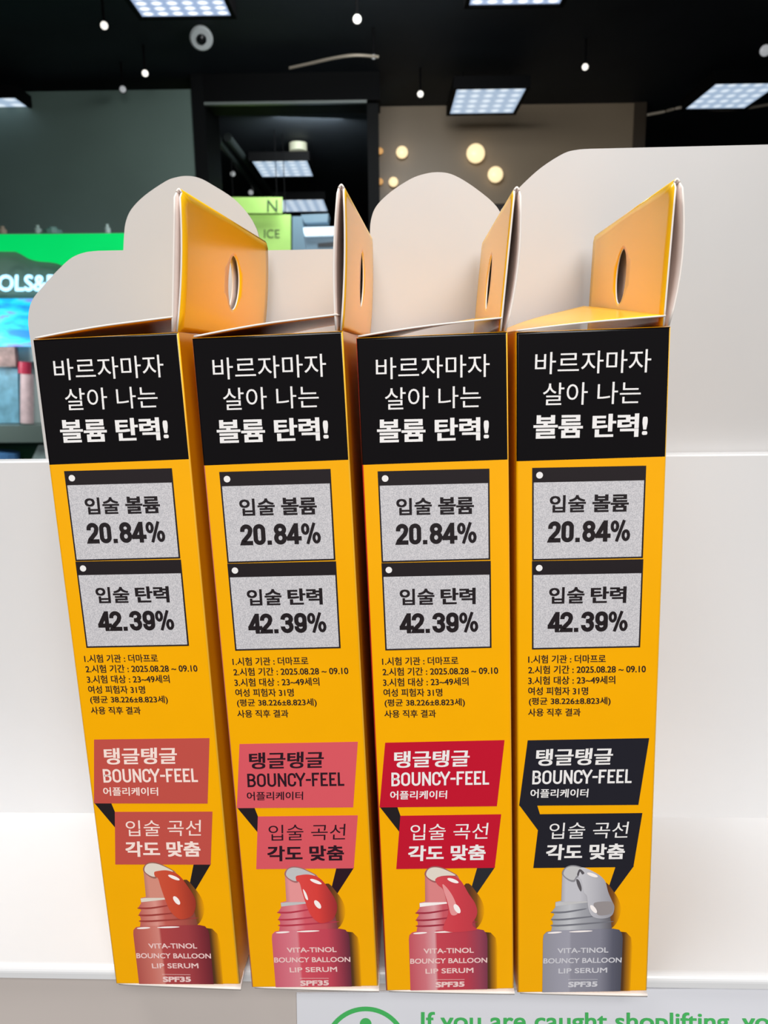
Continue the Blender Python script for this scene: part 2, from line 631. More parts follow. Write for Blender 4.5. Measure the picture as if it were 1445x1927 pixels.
def spot(u, v, r_px, lens, label, z=1.86):
    p = at(u, v, z=z)
    d = p.length
    r = 0.7 * r_px / FPX * d
    t = empty('track_spotlight', p)
    t.rotation_euler = (-p).to_track_quat('Z', 'Y').to_euler()
    bm = bmesh.new()
    tube(bm, [(0, 0, -0.10), (0, 0, -0.09), (0, 0, 0.0)], [r * 1.0, r * 1.25, r * 1.3], 18)
    obj('housing', bm, HOUS, t)
    bm = bmesh.new()
    tube(bm, [(0, 0, 0.0005), (0, 0, 0.004), (0, 0, 0.009)], [r, r * 0.8, r * 0.35], 18)
    obj('lens', bm, lens, t)
    bm = bmesh.new()
    inv = t.rotation_euler.to_matrix().transposed()
    up = inv @ Vector((0, 0, CZ - p.z - 0.001))
    q = Vector((0, 0, -0.06))
    tube(bm, [q, q + up * 0.995], 0.008, 8)
    obj('stem', bm, HOUS, t)
    return tag(t, label, 'spotlight', 'small ceiling spotlights')


for u, v, r, l, s in (
        (196, 48, 8, LENS, 'small lit ceiling spotlight left of the top white LED panel'),
        (672, 36, 9, LENS, 'small lit spotlight near the top edge between two LED panels'),
        (273, 138, 7, LENS, 'small lit spotlight just above the grey-green wall, left of the ceiling camera'),
        (231, 168, 7, DIML, 'dim spotlight touching the top edge of the grey-green wall'),
        (407, 292, 6, LENS, 'small lit spotlight in the dark opening, left of its LED panel'),
        (438, 327, 6, DIML, 'dim spotlight in the dark opening just above the wavy card'),
        (472, 362, 6, DIML, 'dim spotlight right above the lime posters'),
        (1101, 126, 7, LENS, 'small lit spotlight in the black ceiling above the beige wall'),
        (791, 177, 7, LENS, 'small lit spotlight left of the LED panel at the beige wall'),
        (1440, 95, 11, DIML, 'grey spotlight cut by the right edge of the photo'),
        (703, 107, 5, DIML, 'dim spotlight at the end of the curved ceiling rail')):
    spot(u, v, r, l, s)

# dome camera
p = at(379, 74, z=1.96)
t = empty('dome_camera', p)
t.rotation_euler = ((-p).normalized() + Vector((0, 0, -0.45))).to_track_quat('Z', 'Y').to_euler()
r = 18 / FPX * p.length
bm = bmesh.new(); tube(bm, [(0, 0, -0.05), (0, 0, -0.012), (0, 0, 0.0)], [r * 0.9, r, r * 0.86], 28); obj('housing', bm, mat('pale_camera_plastic', (176, 182, 182), 0.4, emit=0.12), t)
bm = bmesh.new(); tube(bm, [(0, 0, 0.0005), (0, 0, 0.012), (0, 0, 0.02)], [r * 0.45, r * 0.4, r * 0.15], 18); obj('lens_dome', bm, mat('dark_dome', (18, 20, 22), 0.15), t)
bm = bmesh.new(); inv = t.rotation_euler.to_matrix().transposed(); q = Vector((0, 0, -0.03)); tube(bm, [q, q + inv @ Vector((0, 0, CZ - p.z - 0.001))], 0.012, 10); obj('mount', bm, HOUS, t)
tag(t, 'round pale security camera on the black ceiling with a dark lens dome', 'security camera')

# curved rails in the ceiling
RAIL = mat('satin_metal_rail', (190, 178, 160), 0.3, metal=0.6, emit=0.02)
bm = bmesh.new()
tube(bm, [at(u, v, z=1.86) for u, v in smooth_pts([(545, 128), (590, 118), (630, 109), (670, 104), (712, 107)], 6, False)], 0.009, 8)
tag(obj('curved_ceiling_rail', bm, RAIL), 'pale curved rail under the black ceiling above the dark opening', 'ceiling rail')
bm = bmesh.new()
tube(bm, [at(u, v, z=1.86) for u, v in smooth_pts([(1218, 216), (1250, 210), (1285, 202), (1330, 206), (1390, 205), (1450, 196)], 6, False)], 0.011, 8)
tag(obj('curved_ceiling_rail', bm, RAIL), 'pale curved rail under the LED panel at the right edge', 'ceiling rail')

# glowing globes standing in for blurred warm light spots on the beige wall
WARM = mat('warm_spot_glow', (255, 228, 178), 0.3, emit=1.0)
WARM2 = mat('amber_spot_glow', (226, 170, 104), 0.3, emit=0.7)
for u, v, r, m_, s in (
        (893, 293, 15.5, WARM, 'largest warm round light spot in the middle of the beige wall'),
        (930, 332, 13, WARM, 'warm round light spot right of and below the largest one, above the card notch'),
        (756, 290, 10, WARM, 'warm light spot in the upper left part of the beige wall'),
        (740, 345, 8, WARM, 'warm light spot low on the left of the beige wall, above the second card crest'),
        (715, 287, 5.5, WARM2, 'tiny amber light spot at the left border of the beige wall, the upper of two'),
        (715, 344, 5.5, WARM2, 'tiny amber light spot at the left border of the beige wall, the lower of two')):
    p = at(u, v, YB)
    rr = r / FPX * p.length
    t = empty('warm_light_spot', p)
    bm = bmesh.new(); tube(bm, [(0, -0.001, 0), (0, -0.03, 0)], rr * 0.7, 20); obj('base', bm, mat('brass', (120, 98, 66), 0.4), t)
    bm = bmesh.new(); bmesh.ops.create_uvsphere(bm, u_segments=24, v_segments=14, radius=rr, matrix=Matrix.Translation((0, -0.03 - rr * 0.6, 0)) @ Matrix.Scale(0.6, 4, (0, 1, 0)))
    obj('glow_globe', bm, m_, t, smooth=True)
    tag(t, s, 'wall lamp', 'warm round light spots on the beige wall')

# ------------------------------------------------------------------ far shop fittings through the opening
def slab_px(name, pts, Y, thick, m, parent=None, fwd=0.0):
    bm = bmesh.new()
    P = [at(u, v, Y) for u, v in pts]
    slab(bm, P, (0, thick, 0))
    return obj(name, bm, m, parent)


bm = bmesh.new()
a = at(384, 226, 8.2); b = at(660, 262, 8.2)
tube(bm, [(a.x, 8.2, (a.z + b.z) / 2), (b.x, 8.2, (a.z + b.z) / 2 + 0.05)], (a.z - b.z) / 2, 20)  # tube standing in for a grey-green reflection in the glass
tag(obj('glass_reflection_band', bm, mat('green_grey_reflection', (70, 88, 84), 0.4)), 'dim grey-green round duct running across the dark opening', 'reflection')
for k, (p0, p1, s) in enumerate((((410, 262), (496, 372), 'left one of two thin dark pipes sloping down behind the opening'), ((428, 258), (512, 366), 'right one of two thin dark pipes sloping down behind the opening'))):
    bm = bmesh.new()
    tube(bm, [at(*p0, 7.2), at(*p1, 10.0)], 0.035, 10)
    tag(obj('ceiling_pipe', bm, mat('dark_grey_pipe', (48, 56, 56), 0.5)), s, 'pipe', 'dark pipes behind the opening')
p = at(561, 277, 8.0)
t = empty('drum_pendant', p)
bm = bmesh.new(); tube(bm, [(0, 0, -0.035), (0, 0, 0.035)], 0.085, 20); obj('shade', bm, mat('cream_drum', (170, 172, 150), 0.5, emit=0.35), t)
bm = bmesh.new(); tube(bm, [(0, 0, 0.036), (0, 0, CZ - p.z - 0.001)], 0.006, 6); obj('cord', bm, HOUS, t)
tag(t, 'small cream drum pendant hanging above the distant LED panel', 'pendant lamp')

LIME = mat('glowing_lime_print', (150, 192, 100), 0.5, emit=0.55, noise=0.12, nscale=4)  # emission added so the printed sheets look brighter
INK = mat('dark_green_ink', (44, 64, 44), 0.6)
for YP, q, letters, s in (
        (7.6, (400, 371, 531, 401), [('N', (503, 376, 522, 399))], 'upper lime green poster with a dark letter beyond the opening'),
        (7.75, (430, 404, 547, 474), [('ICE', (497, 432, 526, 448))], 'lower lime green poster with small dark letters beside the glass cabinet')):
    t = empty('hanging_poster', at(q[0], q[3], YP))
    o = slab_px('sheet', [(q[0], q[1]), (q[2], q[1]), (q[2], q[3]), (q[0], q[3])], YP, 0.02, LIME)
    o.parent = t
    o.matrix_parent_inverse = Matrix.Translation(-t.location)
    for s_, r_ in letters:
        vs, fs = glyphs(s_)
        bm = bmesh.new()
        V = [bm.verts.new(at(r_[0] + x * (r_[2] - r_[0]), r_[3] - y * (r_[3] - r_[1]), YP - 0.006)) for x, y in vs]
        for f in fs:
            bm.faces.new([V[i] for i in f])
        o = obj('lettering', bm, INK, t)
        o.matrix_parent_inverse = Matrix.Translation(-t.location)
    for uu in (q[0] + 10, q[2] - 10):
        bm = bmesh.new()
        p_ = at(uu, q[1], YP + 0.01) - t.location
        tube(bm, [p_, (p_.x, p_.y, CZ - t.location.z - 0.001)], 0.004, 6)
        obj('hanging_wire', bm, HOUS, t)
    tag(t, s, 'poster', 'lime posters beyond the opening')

t = empty('lit_glass_cabinet', at(590, 480, 7.8))


def part(name, pts, Y, th, m):
    o = slab_px(name, pts, Y, th, m, t)
    o.matrix_parent_inverse = Matrix.Translation(-t.location)
    return o


CAB = mat('cabinet_blue_grey', (96, 122, 138), 0.3, emit=0.35)
CABW = mat('cabinet_lit_shelf', (205, 226, 240), 0.3, emit=0.75)
CABD = mat('cabinet_dark', (26, 30, 34), 0.4)
part('side_panel', [(550, 407), (568, 407), (576, 480), (550, 480)], 7.8, 0.3, CAB)
part('lit_shelf', [(566, 404), (618, 402), (616, 417), (573, 419)], 7.85, 0.25, CAB)
part('lit_shelf', [(568, 428), (650, 426), (650, 442), (574, 444)], 7.82, 0.25, CABW)
part('shelf_back', [(574, 444), (650, 442), (650, 480), (576, 480)], 7.9, 0.1, CAB)
part('shelf_gap', [(598, 458), (632, 455), (632, 463), (598, 464)], 7.88, 0.02, CABD)
bm = bmesh.new()
a, b = at(550, 481, 7.8), at(650, 481, 7.8)
box(bm, a.x, b.x, 7.8, 8.1, FZ + 0.001, a.z)
o = obj('cabinet_base', bm, CABD, t)
o.matrix_parent_inverse = Matrix.Translation(-t.location)
tag(t, 'cool white lit glass cabinet right of the lime posters', 'display cabinet')

# ------------------------------------------------------------------ green shop display at the left edge
YD = 5.4
t = empty('shop_display', at(60, 868, YD))


def dpart(name, pts, m, Y=YD, th=0.04, parent=None):
    o = slab_px(name, pts, Y, th, m, t)
    o.matrix_parent_inverse = Matrix.Translation(-t.location)
    return o


dpart('header_panel', [(-160, 440), (300, 438), (300, 566), (-160, 570)], mat('grey_green_header', (104, 132, 118), 0.4, emit=0.12, noise=0.1, nscale=4), YD + 0.05)
dpart('lit_green_band', smooth_pts([(-160, 441), (0, 441), (150, 440), (300, 438)], 3, False) + smooth_pts([(300, 540), (200, 528), (140, 508), (100, 494), (60, 489), (30, 474), (0, 472), (-160, 470)], 4, False),
      mat('lit_green_acrylic', (0, 208, 98), 0.3, emit=0.78, noise=0.12, nscale=3), YD)
vs, fs = glyphs('OLS&B')
bm = bmesh.new()
for ox, oy in [(0, 0)] + [(1.6 * math.cos(k * math.pi / 4), 1.6 * math.sin(k * math.pi / 4)) for k in range(8)]:
    V = [bm.verts.new(at(-3 + x * 110 + ox, 547 - y * 29 + oy, YD - 0.03)) for x, y in vs]
    for f in fs:
        bm.faces.new([V[i] for i in f])
o = obj('lettering', bm, mat('glowing_letter', (192, 228, 244), 0.3, emit=0.85), t)
o.matrix_parent_inverse = Matrix.Translation(-t.location)
dpart('poster_screen', [(-160, 563), (120, 561), (120, 652), (-160, 652)], streak_mat('blue_screen_picture', [(0.32, (0, 130, 200)), (0.45, (0, 196, 238)), (0.53, (60, 205, 240)), (0.6, (120, 130, 215)), (0.7, (60, 70, 170))], 0.85, 9), YD - 0.01)
dpart('shelf_back', [(-160, 652), (140, 652), (140, 800), (-160, 800)], mat('display_back', (150, 160, 158), 0.5), YD + 0.2)
dpart('shelf', [(-160, 803), (140, 800), (140, 832), (-160, 834)], mat('display_shelf_grey', (110, 126, 120), 0.4), YD - 0.08, 0.35)
dpart('base_panel', [(-160, 834), (140, 832), (140, 1400), (-160, 1400)], mat('display_dark_green', (30, 78, 54), 0.5), YD + 0.20, 0.07)
tag(t, 'green lit shop display at the left edge with glowing letters and a blue screen', 'shop display')


def prod(name, label, cat, parts):
    r = None
    r = empty(name, at(*parts[0][4], YD - 0.02))
    for n, kind_, pts, m_, _ in parts:
        if kind_ == 'box':
            o = slab_px(n, pts, YD + (0.09 if name in ('pale_carton', 'blue_carton') else -0.02), 0.05, m_, r)
        else:
            bm = bmesh.new()
            (u0, v0), (u1, v1) = pts
            A, B = at((u0 + u1) / 2, v0, YD), at((u0 + u1) / 2, v1, YD)
            rr = abs(at(u1, v0, YD).x - at(u0, v0, YD).x) / 2
            tube(bm, [A, A * 0.5 + B * 0.5, B], [rr * 0.96, rr, rr], 16)
            o = obj(n, bm, m_, r)
        o.matrix_parent_inverse = Matrix.Translation(-r.location)
    return tag(r, label, cat, 'products on the far display shelf')


prod('cosmetic_tube', 'pale pink tube with a red cap on the far display shelf', 'tube', [
    ('tube_body', 'cyl', ((39, 704), (63, 796)), mat('pale_pink_tube', (236, 208, 210), 0.4, noise=0.12, nscale=25), (50, 790)),
    ('cap', 'cyl', ((35, 681), (58, 703)), mat('red_cap', (214, 60, 92), 0.4), (50, 790))])
prod('blue_carton', 'light blue product box left of the red-capped tube', 'box', [
    ('carton_body', 'box', [(-30, 690), (33, 694), (36, 796), (-30, 797)], mat('light_blue_print', (126, 184, 208), 0.4, noise=0.28, nscale=14), (0, 796))])
prod('brown_pouch', 'brownish pink packet above the light blue box under the screen', 'packet', [
    ('packet_body', 'box', [(-30, 654), (27, 653), (30, 690), (-30, 689)], mat('brown_pink_print', (150, 120, 116), 0.5, noise=0.5, nscale=18), (0, 690))])
prod('pale_carton', 'pale grey box just behind the red cap', 'box', [
    ('carton_body', 'box', [(31, 634), (70, 632), (70, 680), (30, 684)], mat('pale_grey_print', (186, 206, 200), 0.5, noise=0.1, nscale=14), (50, 684))])
prod('blue_jar', 'round blue jar at the foot of the left display', 'jar', [
    ('jar_body', 'cyl', ((-30, 850), (36, 930)), mat('blue_jar', (92, 150, 210), 0.35), (0, 900))])
prod('slanted_leaflet', 'pale leaflet leaning beside the round blue jar', 'leaflet', [
    ('sheet', 'box', [(72, 838), (96, 838), (70, 900), (44, 900)], mat('pale_leaflet', (170, 190, 188), 0.5, noise=0.2, nscale=20), (60, 900))])
for k, (u, v0, v1, w_, c_, s_) in enumerate(((6, 426, 441, 12, (196, 176, 156), 'beige'), (72, 424, 441, 12, (190, 214, 208), 'pale'), (100, 428, 441, 30, (120, 164, 156), 'wide green'), (203, 422, 441, 10, (205, 225, 222), 'whitish'))):
    bm = bmesh.new()
    A, B = at(u, v1, YD + 0.15), at(u, v0, YD + 0.15)
    rr = w_ / 2 / FPX * A.length
    h_ = B.z - A.z
    tube(bm, [A, A + Vector((0, 0, h_ * 0.6)), A + Vector((0, 0, h_ * 0.75)), A + Vector((0, 0, h_))], [rr, rr, rr * 0.5, rr * 0.5], 12)
    tag(obj('bottle', bm, mat('bottle_%s' % s_, c_, 0.4)), '%s bottle standing on top of the green display header' % s_, 'bottle', 'bottles on the green header')

# ------------------------------------------------------------------ display shelf
SL = -0.037           # the shelf is turned a little against the camera
SZ = -0.1802
WHITE = mat('white_shelf_lacquer', (218, 218, 219), 0.28, 0.5, noise=0.012, nscale=30)
PANELW = mat('white_back_panel', (210, 210, 211), 0.4, 0.4, noise=0.012, nscale=20)
RAILG = mat('grey_price_rail', (196, 186, 180), 0.45, noise=0.02, nscale=20)
YF = at(722, 1829, z=SZ)
YF = YF.y - SL * YF.x
YK = 0.280
X0, X1 = -0.42, 0.42


def yl(Y0, x):
    return Y0 + SL * x


def prof(bm, pr, x0=X0, x1=X1, mi=0):
    """extrude a (Y0, z) profile along the shelf"""
    A = [bm.verts.new((x0, yl(y, x0), z)) for y, z in pr]
    B = [bm.verts.new((x1, yl(y, x1), z)) for y, z in pr]
    n = len(pr)
    for i in range(n):
        j = (i + 1) % n
        bm.faces.new((A[i], A[j], B[j], B[i])).material_index = mi
    bm.faces.new(A[::-1]); bm.faces.new(B)
    bmesh.ops.recalc_face_normals(bm, faces=bm.faces)


t = empty('display_shelf', (0, YK, SZ - 0.08))
r = 0.0022
pr = [(YK, SZ), (YF + r, SZ)] + [(YF + r - r * math.sin(a), SZ - r + r * math.cos(a)) for a in [math.pi / 2 * k / 6 for k in range(1, 7)]]
pr += [(YF, SZ - 0.0040), (YF + 0.0006, SZ - 0.0046), (YK, SZ - 0.0046)]
bm = bmesh.new(); prof(bm, pr); o = obj('shelf_board', bm, WHITE, t); o.matrix_parent_inverse = Matrix.Translation(-t.location)
bm = bmesh.new(); prof(bm, [(YK, SZ - 0.03), (YK, -0.0366), (YK + 0.0006, -0.0360), (YK + 0.0066, -0.0360), (YK + 0.0072, -0.0366), (YK + 0.0072, SZ - 0.03)])
o = obj('back_panel', bm, PANELW, t); o.matrix_parent_inverse = Matrix.Translation(-t.location)
bm = bmesh.new(); prof(bm, [(YF + 0.0022, SZ - 0.0047), (YF + 0.0022, SZ - 0.045), (YF + 0.006, SZ - 0.045), (YF + 0.006, SZ - 0.0047)])
o = obj('price_rail', bm, RAILG, t); o.matrix_parent_inverse = Matrix.Translation(-t.location)
tag(t, 'white lacquered shop shelf with a low white back panel and grey front rail', 'shelf')

# notice slipped into the price rail
NY = YF + 0.0014
PAPER = mat('white_notice_paper', (226, 226, 232), 0.5)
GREEN = mat('green_notice_ink', (72, 184, 96), 0.5)
nt_ = empty('notice_card', at(900, 1900, NY, SL))
bm = bmesh.new()
slab(bm, [at(u, v, NY, SL) for u, v in ((558, 1870), (1500, 1858), (1500, 2100), (562, 2110))], (0, 0.0006, 0))
o = obj('paper', bm, PAPER, nt_); o.matrix_parent_inverse = Matrix.Translation(-nt_.location)
bm = bmesh.new()
vs, fs = glyphs('If you are caught shoplifting, you')
ck = 0
for ox in (-0.8, 0, 0.8):
    for oy in (-0.6, 0, 0.6):
        V = []
        ck += 1
        for x, y in vs:
            uu = 793 + x * (1472 - 793)
            V.append(bm.verts.new(at(uu + ox, 1946 + 1.5 * x - y * 41 + oy, NY - 0.0002 - ck * 0.000002, SL)))
        for f in fs:
            bm.faces.new([V[i] for i in f])
o = obj('lettering', bm, GREEN, nt_); o.matrix_parent_inverse = Matrix.Translation(-nt_.location)
bm = bmesh.new()
N = 72
ring = [[bm.verts.new(at(688 + R_ * math.cos(2 * math.pi * k / N), 1974 + R_ * math.sin(2 * math.pi * k / N), NY - 0.0002, SL)) for k in range(N)] for R_ in (79.5, 71)]
for k in range(N):
    j = (k + 1) % N
    bm.faces.new((ring[0][k], ring[0][j], ring[1][j], ring[1][k]))
bm.faces.new([bm.verts.new(at(688 + 11 * math.cos(2 * math.pi * k / 24), 1927 + 11 * math.sin(2 * math.pi * k / 24), NY - 0.0002, SL)) for k in range(24)])
bm.faces.new([bm.verts.new(at(688 + x, 1945 + y, NY - 0.0002, SL)) for x, y in ((-9, 0), (9, 0), (9, 70), (-9, 70))])
o = obj('round_emblem', bm, GREEN, nt_); o.matrix_parent_inverse = Matrix.Translation(-nt_.location)
tag(nt_, 'white notice with green shoplifting warning in the shelf rail under the boxes', 'notice')

# wavy white header card behind the boxes
CY = YK + 0.0078
left = smooth_pts([(92, 905), (78, 800), (66, 700), (57, 640), (53, 600), (60, 566), (84, 535), (110, 507), (135, 485), (160, 475), (185, 472)], 4, False) + [(232, 471)]
left += smooth_pts([(233, 450), (236, 420), (247, 394), (272, 368), (310, 342), (330, 334), (352, 331), (375, 335), (400, 348), (440, 374), (466, 402), (480, 425), (487, 445), (489, 471)], 4, False)
left += smooth_pts([(500, 471), (560, 470), (600, 469), (694, 468)], 2, False)
left += smooth_pts([(696, 440), (698, 414), (708, 388), (734, 362), (772, 337), (800, 327), (825, 324), (850, 328), (880, 344), (914, 369), (932, 386), (941, 399)], 4, False)
left += smooth_pts([(944, 393), (962, 370), (985, 345), (1020, 314), (1060, 289), (1085, 282), (1110, 280)], 4, False) + [(1280, 276), (1445, 272), (1650, 266), (1650, 905)]
bm = bmesh.new()
slab(bm, [at(u, v, CY, SL) for u, v in left], (0, 0.0010, 0))
CARD = mat('white_card_board', (192, 190, 189), 0.36, 0.5, noise=0.012, nscale=40)
tag(obj('header_card', bm, CARD), 'wavy-topped white cardboard header standing behind the four yellow boxes', 'display card')

# ------------------------------------------------------------------ the four cartons
W_, D_ = 0.036, 0.0862
H_, T_, K_ = 0.18475841, 0.03352719, 0.0313
YEL = mat('yellow_carton_print', (246, 172, 0), 0.24, 0.5, noise=0.012, nscale=90)
YEL_TAB = mat('yellow_gloss_print', (252, 196, 30), 0.24, 0.4)
YEL_SIDE = mat('yellow_fold_print', (248, 190, 60), 0.4)
INNER = mat('white_board_inside', (222, 206, 198), 0.7, 0.2, noise=0.03, nscale=300)
EDGE = mat('white_board_edge', (236, 226, 218), 0.7, 0.2)
DARK = mat('black_carton_print', (36, 30, 32), 0.22, 0.5)
DARKB = mat('black_lacquer_print', (12, 9, 11), 0.16, 0.28)
WINK = mat('white_ink', (236, 232, 230), 0.3)
CREAMINK = mat('pale_pink_ink', (246, 222, 212), 0.3)
BLUSH = mat('blush_ink', (232, 196, 190), 0.35)
GREYCARD = speckle_mat('grey_halftone_print', (178, 176, 180), (214, 210, 212), 3800)

C1 = dict(tint='coral', banner=(192, 80, 70), ink=CREAMINK, link=CREAMINK,
          body=[(0, (176, 84, 76)), (0.2, (200, 112, 100)), (0.34, (212, 134, 122)), (0.37, (176, 70, 70)), (0.72, (160, 62, 66)), (0.9, (128, 46, 54)), (1, (104, 38, 46))],
          neck=[(0, (190, 96, 86)), (0.3, (222, 150, 138)), (0.45, (196, 96, 86)), (0.8, (170, 80, 70)), (1, (130, 70, 58))], gel=[(0, (206, 84, 58)), (0.5, (200, 74, 50)), (1, (150, 52, 40))], tube=(214, 142, 124), ring=(158, 62, 56), dvl=0.9, tail=DARK)
C2 = dict(tint='rose', banner=(218, 88, 97), ink=mat('maroon_ink', (44, 22, 32), 0.3), link=DARK,
          body=[(0, (204, 96, 112)), (0.2, (216, 116, 130)), (0.33, (220, 132, 142)), (0.36, (210, 80, 94)), (0.72, (196, 70, 86)), (0.9, (140, 54, 70)), (1, (96, 44, 58))],
          neck=[(0, (204, 92, 106)), (0.3, (228, 142, 150)), (0.45, (216, 92, 104)), (0.8, (196, 80, 88)), (1, (120, 62, 66))], gel=[(0, (224, 74, 70)), (0.5, (218, 66, 60)), (1, (150, 46, 50))], tube=(232, 150, 150), ring=(184, 56, 74), dvl=1.2, tail=mat('maroon_ink', (44, 22, 32)))
C3 = dict(tint='red', banner=(192, 22, 46), ink=WINK, link=DARK,
          body=[(0, (196, 84, 94)), (0.2, (208, 116, 124)), (0.33, (220, 160, 164)), (0.36, (198, 70, 82)), (0.72, (186, 62, 76)), (0.9, (150, 66, 84)), (1, (122, 56, 76))],
          neck=[(0, (196, 90, 98)), (0.3, (224, 160, 164)), (0.45, (204, 88, 98)), (0.8, (196, 78, 88)), (1, (150, 60, 70))], gel=[(0, (212, 74, 82)), (0.5, (206, 64, 74)), (1, (190, 60, 70))], tube=(220, 132, 132), ring=(160, 48, 64), dvl=0.7, tail=mat('slate_ink', (42, 42, 46), 0.3))
C4 = dict(tint='black', banner=(34, 33, 41), ink=WINK, link=None,
          body=[(0, (146, 144, 154)), (0.2, (156, 154, 166)), (0.33, (160, 158, 170)), (0.36, (144, 142, 154)), (0.72, (132, 131, 144)), (0.88, (92, 92, 106)), (1, (78, 78, 90))],
          neck=[(0, (160, 160, 164)), (0.3, (196, 196, 200)), (0.5, (164, 164, 170)), (0.8, (140, 140, 148)), (1, (96, 92, 98))], gel=[(0, (212, 210, 214)), (0.5, (186, 184, 190)), (1, (150, 148, 156))], tube=(196, 194, 200), ring=(116, 116, 124), dvl=0.0, tail=None)


def xform(b):
    x, y, z, yaw, tilt, pit, lean, turn = b
    return Matrix.Translation((x, y, z)) @ Matrix.Rotation(yaw, 4, 'Z') @ Matrix.Rotation(tilt, 4, 'Y') @ Matrix.Rotation(pit, 4, 'X')


def sheet_with_hole(bm, d, t, hole, bend, mi=0, chamfer=0.0015):
    """rectangular board (y 0..d, s 0..t) with an oval hang hole; bend(s) gives its sideways bulge"""
    hy, hs, ry, rs = hole
    out = []
    NN = 14
    cor = [(0, 0), (d, 0), (d, t - chamfer), (d - chamfer, t), (chamfer, t), (0, t - chamfer)]
    for i in range(len(cor)):
        a, b = cor[i], cor[(i + 1) % len(cor)]
        L = math.hypot(b[0] - a[0], b[1] - a[1])
        n = max(1, int(L / 0.0035))
        for k in range(n):
            out.append((a[0] + (b[0] - a[0]) * k / n, a[1] + (b[1] - a[1]) * k / n))
    rings = []
    R_ = 9
    for j in range(R_ + 1):
        f = j / R_
        row = []
        for (y, s) in out:
            an = math.atan2((s - hs) / rs, (y - hy) / ry)
            iy, is_ = hy + ry * math.cos(an), hs + rs * math.sin(an)
            yy, ss = iy + (y - iy) * f, is_ + (s - is_) * f
            row.append(bm.verts.new((bend(ss, yy), yy, ss)))
        rings.append(row)
    n = len(out)
    for A, B in zip(rings, rings[1:]):
        for k in range(n):
            j = (k + 1) % n
            f = bm.faces.new((A[k], A[j], B[j], B[k]))
            f.material_index = mi
            f.smooth = True


